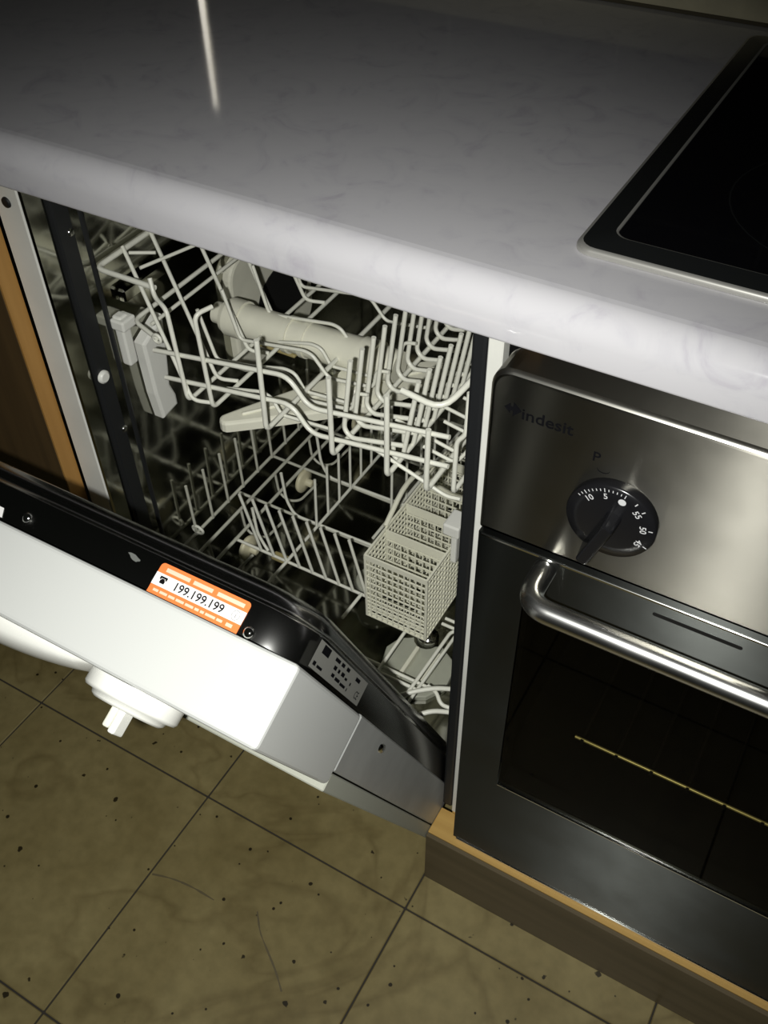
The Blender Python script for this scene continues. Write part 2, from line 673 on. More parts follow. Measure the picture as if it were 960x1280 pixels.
def ring_section(mb, outl, steps, mat, smooth=True):
    """lofted closed outlines: steps = [(inset, z)]"""
    V, Fc = [], []
    x0 = min(p[0] for p in outl); x1 = max(p[0] for p in outl)
    y0 = min(p[1] for p in outl); y1 = max(p[1] for p in outl)
    n = len(outl)
    cx, cy = (x0 + x1) / 2, (y0 + y1) / 2
    for (ins, z) in steps:
        for (x, y) in outl:
            V.append((cx + (x - cx) * (1 - 2 * ins / (x1 - x0)), cy + (y - cy) * (1 - 2 * ins / (y1 - y0)), z))
    for i in range(len(steps) - 1):
        for k in range(n):
            k2 = (k + 1) % n
            Fc.append([i * n + k, i * n + k2, (i + 1) * n + k2, (i + 1) * n + k])
    mb.add(V, Fc, mat, smooth)
    return V, n


mb = MB()
ring_section(mb, r1, [(0.0, 0.8522), (0.0, 0.8550), (0.0012, 0.8566), (0.003, 0.857)], 'hob_edge')
ring_section(mb, r1, [(0.003, 0.857), (0.0195, 0.8592)], 'hob_rim')
ring_section(mb, r1, [(0.0195, 0.8592), (0.0206, 0.8590), (0.0212, 0.8575)], 'hob_edge')
mb.build('rim', hob)
mb = MB()
mb.prism(rrect(HX + .021, HY + .021, HX + .559, HY + .414, 0.006, 4), 0.8523, 0.8582, 'hob_glass', lambda a, b, d: (a, b, d), 0.0008)
gl = mb.build('glass_plate', hob)
for (cx, cy, r) in ((.16, .13, .09), (.16, .31, .07), (.41, .13, .07), (.41, .31, .09)):
    m2 = MB()
    V, Fc = [], []
    for k in range(40):
        a = 2 * math.pi * k / 40
        for rr in (r, r + .0012):
            V.append((HX + cx + rr * math.cos(a), HY + cy + rr * math.sin(a), 0.85832))
    for k in range(40):
        k2 = (k + 1) % 40
        Fc.append([2 * k, 2 * k + 1, 2 * k2 + 1, 2 * k2])
    m2.add(V, Fc, 'hob_rim')
    m2.build('cooking_zone_ring', hob)

# ================================================================== LEFT BASE CABINET (beside the dishwasher)
cab = thing('base_cabinet', 'brown wood base cabinet with white carcass edge left of the dishwasher', 'cabinet', (-0.70, 0.25, 0.0))
MB().box((-0.482, 0.0, 0.10), (-0.4505, 0.50, 0.8115), 'carcass_white', 0.0012, 1).build('side_panel', cab)
m2 = MB()
m2.lathe([(0.0052, 0.0), (0.0048, -0.0016), (0.003, -0.002)], 'black_matt', (-0.4665, 0.0, 0.7755), 1, 14)
m2.build('screw', cab)
m2 = MB().box((-0.94, -0.0205, 0.12), (-0.4875, -0.0005, 0.809), 'wood_face', 0.001, 1)
d = m2.build('door', cab)
MB().box((-0.4874, -0.0203, 0.121), (-0.4852, -0.0007, 0.808), 'wood_edge').build('edge_band', d)
MB().box((-0.94, 0.0, 0.10), (-0.9222, 0.50, 0.8115), 'carcass_white', 0.0012, 1).build('side_panel', cab)
MB().box((-0.9221, 0.0, 0.10), (-0.4822, 0.50, 0.118), 'carcass_white').build('bottom_panel', cab)
MB().box((-0.94, 0.04, 0.0), (-0.452, 0.058, 0.0995), 'plinth_face').build('plinth_board', cab)

# ================================================================== OVEN CABINET (housing) + plinth
oc = thing('oven_cabinet', 'oven housing cabinet with thin white side edge beside the dishwasher', 'cabinet', (0.3, 0.25, 0.0))
MB().box((0.0, 0.0, 0.112), (0.0118, 0.50, 0.8115), 'carcass_white', 0.0008, 1).build('side_panel', oc)
MB().box((0.0122, 0.0002, 0.7925), (0.040, 0.05, 0.8113), 'raw_board').build('top_rail', oc)
MB().box((0.586, 0.0, 0.112), (0.6, 0.50, 0.8115), 'carcass_white', 0.0008, 1).build('side_panel', oc)

pl = thing('plinth', 'brown plinth board with pale wooden top edge under the oven', 'plinth', (0.3, 0.0, 0.0))
mb = MB().box((-0.0125, -0.0415, 0.0), (0.62, -0.0365, 0.1095), 'plinth_face', 0.0006, 1)
mb.build('front_board', pl)
MB().box((-0.0125, -0.0363, 0.0), (0.62, -0.0008, 0.1108), 'plinth_top', 0.0008, 1).build('shelf_board', pl)
MB().box((0.0015, -0.0006, 0.0), (0.62, 0.30, 0.1108), 'plinth_top').build('base_board', pl)

# ================================================================== OVEN
ov = thing('oven', 'built-in stainless steel oven with black dial and tubular handle', 'oven', (0.3, 0.2, 0.112))
OX0, OX1 = 0.0165, 0.585
PF = -0.030   # control panel front
MB().box((0.0155, 0.002, 0.113), (0.027, 0.45, 0.79), 'oven_dark').build('casing_side', ov)
MB().box((0.574, 0.002, 0.113), (0.5855, 0.45, 0.79), 'oven_dark').build('casing_side', ov)
MB().box((0.0275, 0.44, 0.113), (0.5735, 0.45, 0.79), 'oven_dark').build('casing_back', ov)
MB().box((0.0275, 0.002, 0.113), (0.5735, 0.4395, 0.125), 'oven_dark').build('casing_bottom', ov)
MB().box((0.0275, 0.002, 0.60), (0.5735, 0.4395, 0.612), 'oven_dark').build('casing_top', ov)

# control panel with rounded corners and softened front edge
mb = MB()
mb.prism(rrect(OX0, 0.6365, OX1, 0.792, 0.016, 6, (0.016, 0.016, 0.002, 0.002)), 0.0, 0.030, 'oven_steel', lambda a, b, d: (a, -d, b), 0.0042, False, 'edge_steel', 4)
cp = mb.build('control_panel', ov)
# printing on the panel
PP = lambda cx, cz: (lambda a, b: (cx + a, PF - 0.0002, cz + b))
mb = MB()
add_text(mb, 'indesit', 0.0135, 'ink', PP(0.0605, 0.7605), True, 0.012, 1.06)
em = PP(0.0345, 0.762)
# emblem: arrow head to the right over a smaller mirrored one
for tri in ([(-.0062, .0), (-.0014, .0046), (-.0014, .0018), (.0006, .0018), (.0006, .0062), (.0070, .0), (.0006, -.0062), (.0006, -.0018), (-.0014, -.0018), (-.0014, -.0046)],):
    mb.add([em(*p) for p in tri], [[0, 1, 2, 8, 9], [2, 3, 7, 8], [3, 4, 5, 6, 7]], 'ink')
mb.build('logo_print', cp)
mb = MB()
add_text(mb, 'P', 0.0115, 'ink', PP(0.098, 0.7455), True, 0.01)
arc = [(0.0045 * math.cos(math.radians(a)) + 0.006, 0.003 * math.sin(math.radians(a)) - 0.0085) for a in range(180, 361, 30)]
for k in range(len(arc) - 1):
    (a0, b0), (a1, b1) = arc[k], arc[k + 1]
    q = PP(0.098, 0.7455)
    mb.add([q(a0, b0), q(a1, b1), q(a1, b1 - .0008), q(a0, b0 - .0008)], [[0, 1, 2, 3]], 'ink')
mb.build('panel_marking', cp)
# timer dial
KZ, KR = 0.7005, 0.0325
for KX in (0.1175, 0.2595):
    kn = MB()
    kn.lathe([(KR - .0005, -PF + 0.0003), (KR, -PF + 0.0015), (KR, -PF + 0.0075), (KR - 0.0010, -PF + 0.0092), (KR - 0.010, -PF + 0.0098), (0.001, -PF + 0.0100)], 'black_plastic', (0, 0, 0), 2, 48, lambda p: (KX + p[0], -p[2], KZ + p[1]))
    knob = kn.build('oven_dial', ov)
    mb = MB()
    gr = rrect(-0.0058, -0.0350, 0.0058, 0.0105, 0.003, 3)
    ga = math.radians(-19)
    bmp = bmesh.new()
    lo = [bmp.verts.new((x, y, 0.0094)) for x, y in gr]
    hi = [bmp.verts.new((x * .75, y * .97, 0.026)) for x, y in gr]
    bmp.faces.new(lo[::-1]); tf = bmp.faces.new(hi)
    for i in range(len(gr)):
        j = (i + 1) % len(gr)
        bmp.faces.new([lo[i], lo[j], hi[j], hi[i]])
    bmp.normal_update()
    bmesh.ops.bevel(bmp, geom=list(tf.edges), offset=0.0015, segments=2, profile=.5, affect='EDGES')
    mb.bm(bmp, 'black_plastic', False, lambda p: (KX + p[0] * math.cos(ga) - p[1] * math.sin(ga), PF - p[2], KZ + p[0] * math.sin(ga) + p[1] * math.cos(ga)))
    mb.build('grip', knob)
    if KX > 0.2:
        continue
    mb = MB()


    def dial(rad, ang, yo=0.0101):
        return lambda a, b: (KX + (rad + b) * math.sin(ang) + a * math.cos(ang), PF - yo - 0.0003, KZ + (rad + b) * math.cos(ang) - a * math.sin(ang))


    A0 = math.radians(14)
    stp = math.radians(360 / 12.5)
    for s_, k in (('10', -2), ('5', -1), ('55', 1), ('50', 2), ('45', 3)):
        add_text(mb, s_, 0.0066, 'print_white', dial(0.0240, A0 + k * stp * (1.0 if k < 0 else 1.12)), True, 0.01)
    q = dial(0.0235, A0)
    mb.add([q(*p) for p in circle(0, 0, 0.0028, 16)], [list(range(16))], 'print_white')
    for k in range(-12, 1):
        q = dial(0.0293, A0 + k * stp / 5)
        L = 0.0016 if k % 5 == 0 else 0.0010
        mb.add([q(-.0003, -L), q(.0003, -L), q(.0003, L), q(-.0003, L)], [[0, 1, 2, 3]], 'print_white')
    for k in (0.55, 1, 2, 3):
        q = dial(0.0293, A0 + k * stp * 1.12)
        mb.add([q(-.0004, -.0015), q(.0004, -.0015), q(.0004, .0015), q(-.0004, .0015)], [[0, 1, 2, 3]], 'print_white')
    mb.build('dial_numbers', knob)

# oven door
DF = -0.028
DZ0, DZ1 = 0.1145, 0.6305
WX0, WX1, WZ0, WZ1 = 0.060, 0.545, 0.272, 0.581
mb = MB()
fr_o = [(OX0, DZ0), (OX1, DZ0), (OX1, DZ1), (OX0, DZ1)]
fr_i = [(WX0, WZ0), (WX1, WZ0), (WX1, WZ1), (WX0, WZ1)]
V = [(x, y, z) for y in (DF, -0.004) for (x, z) in fr_o + fr_i]
Fc = []
for k in range(4):
    k2 = (k + 1) % 4
    Fc += [[k, k2, 4 + k2, 4 + k], [8 + k, 8 + k2, 12 + k2, 12 + k], [k, k2, 8 + k2, 8 + k], [4 + k, 4 + k2, 12 + k2, 12 + k]]
mb.add(V, Fc, 'oven_door_steel')
mb.build('door_frame', ov)
MB().box((WX0 + .0004, DF + 0.0015, WZ0 + .0005), (WX1 - .0004, DF + 0.0055, WZ1 - .0005), 'oven_glass').build('door_glass', ov)
MB().box((WX0 + .0004, DF + 0.0058, WZ0 + .0001), (WX1 - .0004, -0.0042, WZ0 + .004), 'oven_dark').build('ledge_dark_strip', ov)  # black strips added so the door frame's inner ledge looks unlit
MB().box((WX0 + .0001, DF + 0.0058, WZ0 + .0042), (WX0 + .004, -0.0042, WZ1 - .0005), 'oven_dark').build('ledge_dark_strip', ov)
MB().box((WX0 + .0004, DF - 0.0004, WZ0 - .0003), (WX1 - .0004, DF + 0.0012, WZ0 + .0009), 'chrome').build('glass_trim', ov)
MB().box((OX0 + .001, -0.022, DZ1 + .0004), (OX1 - .001, -0.001, 0.6360), 'black_matt').build('door_gap_dark', ov)  # black bar filling the open gap, its shade put into the colour
MB().box((OX0 + .002, DF - 0.0009, DZ1 - 0.0032), (OX1 - .002, DF + 0.001, DZ1 - 0.0008), 'chrome', 0.0004, 1).build('door_edge_trim', ov)
mb = MB()
mb.prism(rrect(0.161, 0.6135, 0.228, 0.6170, 0.0017, 4), -DF - .001, -DF + .0004, 'black_matt', lambda a, b, d: (a, -d, b))
mb.build('vent_slot', ov)
mb = MB()
HZ = 0.6175
mb.tube([(0.0745, DF + .002, HZ), (0.0745, -0.068, HZ), (0.53, -0.068, HZ), (0.53, DF + .002, HZ)], 0.0092, 'handle_steel', 20, 0.030, fseg=9)
mb.build('handle', ov)
MB().box((OX0 + .004, -0.0295, 0.1122), (OX1, -0.012, 0.1142), 'chrome').build('base_trim', ov)

# shelf inside the oven, its front rail shows through the dark glass
sh = thing('oven_shelf', 'wire oven shelf showing dimly behind the dark oven door glass', 'oven shelf', (0.3, 0.2, 0.33))
MB().tube([(0.116, 0.03, 0.327), (0.54, 0.03, 0.327)], 0.0017, 'shelf_glint', 8).build('front_rail', sh)
MB().tube([(0.10, 0.40, 0.330), (0.54, 0.40, 0.330)], 0.0024, 'shelf_shaded', 8).build('back_rail', sh)
rod = MB().tube([(0, 0.033, 0), (0, 0.40, 0)], 0.0016, 'shelf_shaded', 6).mesh('rod')
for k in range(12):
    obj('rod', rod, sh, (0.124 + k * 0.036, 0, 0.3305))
clip = MB().box((-.0016, 0.0265, -0.003), (.0016, 0.0282, 0.003), 'black_matt').mesh('clip')
for k in range(12):
    obj('clip', clip, sh, (0.124 + k * 0.036, 0, 0.327))

# ================================================================== DISHWASHER
dw = thing('dishwasher', 'slim built-in dishwasher with white door hanging half open, steel tub inside', 'dishwasher', (-0.225, 0.25, 0.0))
TL, TR, TF, TB, TZ0, TZ1 = -0.4400, -0.0145, 0.012, 0.500, 0.205, 0.790
MB().box((TL - .004, TF + .03, TZ0), (TL, TB, TZ1), 'tub_steel').build('tub_side', dw)
MB().box((TR, TF + .03, TZ0), (TR + .004, TB, TZ1), 'tub_steel').build('tub_side', dw)
MB().box((TL, TB, TZ0), (TR, TB + .004, TZ1), 'tub_steel').build('tub_back', dw)
MB().box((TL, TF + .03, TZ1), (TR, TB, TZ1 + .004), 'tub_steel').build('tub_top', dw)
MB().box((TL, TF, TZ0 - .004), (TR, TB, TZ0), 'tub_steel').build('tub_floor', dw)
MB().box((TL, TF + .004, TZ0 - .06), (TR, TF + .008, TZ0 - .0042), 'tub_steel').build('front_sill', dw)
# front frame: bright flange, black gasket
MB().box((-0.4495, 0.001, 0.11), (-0.4455, 0.022, 0.806), 'tub_steel').build('frame_flange', dw)
m2 = MB().box((-0.4495, 0.0222, 0.115), (-0.4402, 0.058, 0.806), 'rubber', 0.003, 2)
m2.tube([(-0.4420, 0.055, 0.13), (-0.4420, 0.055, 0.80)], 0.0040, 'rubber', 8)
gk = m2.build('gasket', dw)
m2 = MB().box((-0.0140, 0.002, 0.115), (-0.0012, 0.041, 0.806), 'rubber', 0.003, 2)
m2.build('gasket', dw)
MB().box((-0.4400, 0.030, 0.7945), (-0.0142, 0.048, 0.806), 'rubber', 0.002, 1).build('gasket', dw)
screw_me = MB().lathe([(0.0042, 0.0), (0.0038, 0.0014), (0.0015, 0.0022)], 'chrome', (0, 0, 0), 0, 12).mesh('screw')
for (y, z) in ((0.038, 0.735), (0.040, 0.497)):
    obj('screw', screw_me, gk, (-0.4401, y, z))
m2 = MB().lathe([(0.0072, 0.0), (0.0072, 0.003), (0.005, 0.0045)], 'plastic_white', (0, 0, 0), 0, 18)
m2.build('buffer_cap', gk, (-0.4403, 0.030, 0.575))

# rails on the left wall and white rail brackets
m2 = MB().box((TL + .0005, 0.075, 0.640), (TL + .010, 0.47, 0.655), 'tub_steel', 0.002, 1)
rail = m2.build('rack_rail', dw)
m2 = MB()
m2.box((TL + .0005, 0.060, 0.572), (TL + .012, 0.072, 0.632), 'plastic_white', 0.002, 2)
m2.box((TL + .0005, 0.056, 0.618), (TL + .018, 0.076, 0.630), 'plastic_white', 0.002, 2)
m2.build('rail_stop', dw)
m2 = MB()
m2.prism([(0.080, 0.588), (0.116, 0.606), (0.113, 0.570), (0.106, 0.520), (0.112, 0.502), (0.112, 0.488), (0.086, 0.484), (0.082, 0.52)], TL + .002, TL + .016, 'plastic_white', lambda a, b, d: (d, a, b), 0.003)
m2.build('roller_bracket', dw)
m2 = MB().box((TR - .010, 0.075, 0.640), (TR - .0005, 0.47, 0.655), 'tub_steel', 0.002, 1)
m2.build('rack_rail', dw)
m2 = MB().box((TR - .012, 0.052, 0.45), (TR - .0005, 0.060, 0.475), 'plastic_white', 0.002, 2)
m2.build('rail_stop', dw)

# water inlet on the side wall: pale plate with a dark oval opening
m2 = MB()
m2.prism(rrect(0.235, 0.435, 0.40, 0.60, 0.03, 6), TL + .0002, TL + 0.012, 'plastic_cream', lambda a, b, d: (d, a, b), 0.004)
m2.prism([(0.335 + .055 * math.cos(t), 0.510 + .042 * math.sin(t)) for t in [2 * math.pi * k / 24 for k in range(24)]], TL + .0002, TL + 0.0132, 'black_matt', lambda a, b, d: (d, a, b))
m2.build('inlet_plate', dw)

# sump: grey filter cover with two ribs, round nut, lower spray arm
m2 = MB()
ol = [(-0.150, 0.108), (-0.142, 0.128), (-0.132, 0.134)]
for k in range(7):
    a = math.radians(200 + 140 * k / 6)
    ol.append((-0.112 + 0.016 * math.cos(a), 0.143 + 0.016 * math.sin(a)))
ol += [(-0.090, 0.142), (-0.070, 0.130), (-0.060, 0.112), (-0.058, 0.090), (-0.072, 0.066), (-0.100, 0.050), (-0.126, 0.052), (-0.140, 0.070)]
m2.prism(ol[::-1], TZ0 + 0.0005, TZ0 + 0.008, 'plastic_grey', lambda a, b, d: (a, b, d), 0.0015)
fc = m2.build('filter_cover', dw)
rib = MB().box((-.0026, -.026, 0), (.0026, .026, 0.011), 'plastic_basket', 0.001, 1).mesh('rib')
for (x, y) in ((-0.112, 0.094), (-0.084, 0.098)):
    obj('rib', rib, fc, (x, y, TZ0 + .0082))
m2 = MB().lathe([(0.014, TZ0 + .0005), (0.014, TZ0 + .010), (0.011, TZ0 + .014), (0.006, TZ0 + .015), (0.006, TZ0 + .020), (0.002, TZ0 + .021)], 'chrome', (-0.112, 0.146, 0), 2, 24)
m2.build('filter_nut', dw)
m2 = MB()
a0 = math.radians(50)
arm = rrect(-0.110, -0.024, 0.110, 0.024, 0.022, 8)
m2.prism(arm, 0.232, 0.242, 'plastic_grey', lambda a, b, d: (-0.150 + a * math.cos(a0) + b * -math.sin(a0), 0.240 + a * math.sin(a0) + b * math.cos(a0), d), 0.003)
m2.lathe([(0.022, TZ0 + .0005), (0.020, 0.232)], 'plastic_grey', (-0.150, 0.240, 0), 2, 20)
m2.build('lower_spray_arm', dw)

# ---- the half-open door, in door coordinates: x, s = up along the door, h = outward from the inner plane
TH = math.radians(24.5)
DU = Vector((0, -math.sin(TH), math.cos(TH)))
DN = Vector((0, -math.cos(TH), -math.sin(TH)))
DH = Vector((0, 0.0241, 0.1168))
DT = lambda p: Vector((p[0], 0, 0)) + DH + DU * p[1] + DN * p[2]
DXL, DXR = -0.440, -0.012
mb = MB()
mb.box((DXL + .001, -0.004, 0.0), (DXR - .001, 0.452, 0.0485), 'galvanised', 0.0015, 1, DT)
ddoor = mb.build('door', dw)
mb = MB().box((DXL, 0.4545, 0.0005), (DXR, 0.620, 0.060), 'door_white', 0.004, 3, DT)
mb.build('control_fascia', ddoor)
MB().box((DXL, -0.080, 0.0500), (DXR - .0015, 0.4535, 0.0655), 'toe_grey', 0.001, 1, DT).build('outer_panel', ddoor)
# black inner liner with big rounded upper corners and a ridge round its edge
mb = MB()
lo = rrect(DXL + .004, -0.006, DXR - .003, 0.619, 0.03, 8, (0.040, 0.040, 0.004, 0.004))
steps = [(0.0, -0.0002), (0.0, -0.024), (0.0012, -0.026), (0.0030, -0.0265), (0.0042, -0.0295), (0.0055, -0.034), (0.010, -0.040), (0.018, -0.042), (0.030, -0.036), (0.045, -0.020)]
V, Fc = [], []
n = len(lo)
cx, cy = (DXL + DXR) / 2, 0.30
for (ins, h) in steps:
    for (x, s_) in lo:
        fx = 1 - ins / 0.21
        fs = 1 - ins / 0.31
        V.append(DT((cx + (x - cx) * fx, cy + (s_ - cy) * fs, h)))
for i in range(len(steps) - 1):
    for k in range(n):
        k2 = (k + 1) % n
        Fc.append([i * n + k, i * n + k2, (i + 1) * n + k2, (i + 1) * n + k])
Fc.append([(len(steps) - 1) * n + k for k in range(n)])
mb.add(V, Fc, 'liner_steel', True)
mb.build('inner_liner', ddoor)
# orange service sticker on the door top
mb = MB()
SX0, SX1 = -0.137, -0.062
sw, shh = SX1 - SX0, 0.0225


def stp_place(s_off):
    return lambda a, b: DT((SX0 + a, 0.6195 + s_off, 0.0005 - b))


p0 = stp_place(0.0)
p1 = stp_place(0.0003)
p2 = stp_place(0.0005)
ol = rrect(0.0, 0.0, sw, shh, 0.003, 4, (0.003, 0.003, 0.0, 0.0))
mb.add([p0(*p) for p in ol], [list(range(len(ol)))], 'sticker_orange')
mb.add([p1(a, b) for a, b in ((0.0, 0.0062), (sw, 0.0062), (sw, 0.0152), (0, 0.0152))], [[0, 1, 2, 3]], 'sticker_white')
for (a0_, a1_) in ((0.006, 0.026), (0.029, 0.045), (0.049, 0.071)):
    mb.add([p1(a, b) for a, b in ((a0_, 0.0172), (a1_, 0.0172), (a1_, 0.0200), (a0_, 0.0200))], [[0, 1, 2, 3]], 'sticker_pale')
xx = 0.004
random.seed(3)
while xx < sw - 0.012:
    l = random.uniform(0.003, 0.009)
    mb.add([p1(a, b) for a, b in ((xx, 0.0022), (xx + l, 0.0022), (xx + l, 0.0040), (xx, 0.0040))], [[0, 1, 2, 3]], 'sticker_pale')
    xx += l + 0.0012
mb.add([p1(a, b) for a, b in ((sw - .010, 0.0018), (sw - .005, 0.0018), (sw - .005, 0.0042), (sw - .010, 0.0042))], [[0, 1, 2, 3]], 'sticker_pale')
add_text(mb, '199.199.199', 0.0085, 'ink', lambda a, b: p2(0.0385 + a, 0.0107 + b), True, 0.014, 1.0)
# little telephone
for rc in ((0.0055, 0.0085, 0.0095, 0.0110), (0.0062, 0.0110, 0.0088, 0.0120), (0.0045, 0.0122, 0.0105, 0.0135), (0.0045, 0.0112, 0.0058, 0.0126), (0.0092, 0.0112, 0.0105, 0.0126)):
    mb.add([p2(a, b) for a, b in ((rc[0], rc[1]), (rc[2], rc[1]), (rc[2], rc[3]), (rc[0], rc[3]))], [[0, 1, 2, 3]], 'ink')
# pale round i mark
rv = []
for k in range(16):
    a = 2 * math.pi * k / 16
    rv += [p2(0.0685 + .0032 * math.cos(a), 0.0107 + .0036 * math.sin(a)), p2(0.0685 + .0028 * math.cos(a), 0.0107 + .0032 * math.sin(a))]
mb.add(rv, [[2 * k, 2 * k + 1, 2 * ((k + 1) % 16) + 1, 2 * ((k + 1) % 16)] for k in range(16)], 'ink_grey')
add_text(mb, 'i', 0.0065, 'ink_grey', lambda a, b: p2(0.0685 + a, 0.0107 + b))
st = mb.build('service_sticker', ddoor)
st['label'] = 'orange and white sticker reading 199.199.199'
# grey type plate on the side of the liner
mb = MB()
pt = lambda e: (lambda a, b: DT((DXR - .0027 + e, 0.600 - a, -0.0030 - b)))
q0, q1 = pt(0), pt(0.0003)
mb.add([q0(*p) for p in ((0, 0), (0.130, 0), (0.130, 0.0195), (0, 0.0195))], [[0, 1, 2, 3]], 'plate_grey')


def blk(a, b, c, d_):
    mb.add([q1(a, b), q1(c, b), q1(c, d_), q1(a, d_)], [[0, 1, 2, 3]], 'ink')


blk(0.010, 0.0125, 0.026, 0.0185)
random.seed(5)
for (a, b, l) in ((0.040, .015, .012), (0.056, .015, .008), (0.070, .015, .008), (0.044, .0095, .007), (0.055, .0095, .005), (0.064, .0095, .008), (0.075, .009, .006), (0.090, .008, .003), (0.098, .014, .012),
                  (0.046, .0045, .007), (0.004, .0025, .006), (0.013, .0025, .012), (0.056, .004, .012), (0.070, .0035, .014), (0.088, .003, .002)):
    blk(a, b, a + l, b + random.uniform(.0018, .003))
add_text(mb, 'CE', 0.0085, 'ink', lambda a, b: q1(0.116 + a, 0.006 + b))
tp = mb.build('type_plate', ddoor)
tp['label'] = 'grey type plate with small black print'
m2 = MB()
m2.add([DT((x, 0.6195, h)) for x, h in ((-0.32, -0.0015), (-0.274, -0.0015), (-0.277, -0.0085), (-0.32, -0.0085))], [[0, 1, 2, 3]], 'sticker_white')
m2.build('paper_label', ddoor)
# screws and stain on the liner top
sc_me = MB().lathe([(0.0045, 0.0), (0.0042, 0.0018), (0.002, 0.0028)], 'chrome', (0, 0, 0), 2, 14)
for (x, h) in ((-0.2545, -0.0055), (-0.0545, 0.0), (-0.40, -0.0055)):
    m2 = MB().lathe([(0.0042, 0.0), (0.0040, 0.0016), (0.002, 0.0026)], 'chrome', (0, 0, 0), 2, 14, lambda p: DT((x + p[0], 0.6192 + p[2], h - 0.004 + p[1])))
    m2.build('screw', ddoor)
m2 = MB()
pts = [(0.006 * math.cos(a) * random.uniform(.7, 1.1), 0.0022 * math.sin(a) * random.uniform(.6, 1.1)) for a in [2 * math.pi * k / 12 for k in range(12)]]
m2.add([DT((-0.159 + a, 0.6194, -0.0165 + b + a * .2)) for a, b in pts], [list(range(12))], 'scuff_grey')
m2.build('scuff', ddoor)
# side screw slot on the steel side
m2 = MB().lathe([(0.0045, 0.0), (0.004, 0.0015), (0.0015, 0.002)], 'chrome', (0, 0, 0), 0, 14, lambda p: DT((DXR - .001 + p[0], 0.360 + p[1] * 1.8, 0.012 + p[2])))
m2.build('screw', ddoor)
# programme dial and grip on the outside of the door
mb = MB()
CX, CS = -0.1245, 0.5835
mb.lathe([(0.0355, 0.0602), (0.0355, 0.070), (0.0340, 0.0722), (0.0285, 0.0730), (0.0275, 0.0755), (0.025, 0.0772), (0.002, 0.078)], 'plastic_white', (0, 0, 0), 2, 40, lambda p: DT((CX + p[0], CS + p[1], p[2])))
pd = mb.build('programme_dial', ddoor)
MB().box((CX + .004, CS + .004, 0.076), (CX + .0095, CS + .018, 0.0935), 'plastic_white', 0.0015, 2, DT).box((CX - .0025, CS + .006, 0.076), (CX + .0030, CS + .017, 0.0915), 'plastic_cream', 0.0015, 2, DT).build('dial_grip', ddoor)
mb = MB()
GX0, GX1 = -0.405, -0.164
V, Fc = [], []
NU, NV = 24, 8
for i in range(NU + 1):
    t = i / NU
    xg = GX0 + (GX1 - GX0) * t
    k = math.sin(math.pi * t) ** 0.55 if 0 < t < 1 else 0.0
    for j in range(NV + 1):
        a = math.pi * j / NV
        V.append(DT((xg, 0.580 + 0.036 * math.cos(a) * (0.35 + .65 * k), 0.0602 + 0.019 * k * math.sin(a) ** .8)))
for i in range(NU):
    for j in range(NV):
        a = i * (NV + 1) + j
        Fc.append([a, a + 1, a + NV + 2, a + NV + 1])
mb.add(V, Fc, 'plastic_white', True)
mb.build('door_grip', ddoor)
# hinge bits by the foot of the door
MB().box((-0.0135, 0.0045, 0.155), (-0.0085, 0.010, 0.185), 'chrome', 0.001, 1).build('hinge_plate', dw)
MB().box((-0.4455, 0.060, 0.002), (-0.0135, 0.070, 0.100), 'toe_grey', 0.001, 1).build('toe_kick', dw)

# ================================================================== UPPER RACK
ur = thing('upper_rack', 'upper dishwasher rack of white coated wire with zigzag floor and tall tines', 'rack', (-0.225, 0.25, 0.585))


def wire(parent, pts, r=0.0021, fil=0.008, name='wire', mat='wire_white', loc=(0, 0, 0), sides=8):
    return MB().tube(pts, r, mat, sides, fil).build(name, parent, loc)


RZ = 0.692
wire(ur, [(-0.362, 0.052, RZ), (-0.4345, 0.052, RZ), (-0.4345, 0.470, RZ), (-0.040, 0.470, RZ), (-0.040, 0.060, RZ + .002), (-0.050, 0.034, RZ - .010), (-0.089, 0.036, RZ - .006)], 0.0028, [0, .010, .03, .03, .03, .02, 0], 'rim_wire', sides=10)
mr_ = wire(ur, [(-0.366, 0.045, 0.638), (-0.404, 0.056, 0.640), (-0.404, 0.440, 0.640)], 0.0024, 0.010, 'side_rim_wire')
wire(ur, [(-0.391, 0.065, 0.634), (-0.391, 0.440, 0.634)], 0.0020, 0.0, 'side_rim_wire')
ringm = MB()
ringm.tube([(-0.366 + .0045 * math.cos(2 * math.pi * k / 12), 0.045, 0.638 + .0045 * math.sin(2 * math.pi * k / 12)) for k in range(12)], 0.0018, 'wire_white', 6, closed=True)
ringm.build('wire_eye', ur)
# two stepped front wires
wire(ur, [(-0.366, 0.038, 0.629), (-0.207, 0.038, 0.656), (-0.186, 0.038, 0.628), (-0.044, 0.038, 0.652)], 0.0024, 0.012, 'front_wire')
wire(ur, [(-0.358, 0.038, 0.599), (-0.206, 0.038, 0.624), (-0.186, 0.038, 0.597), (-0.044, 0.038, 0.619)], 0.0024, 0.012, 'front_wire')
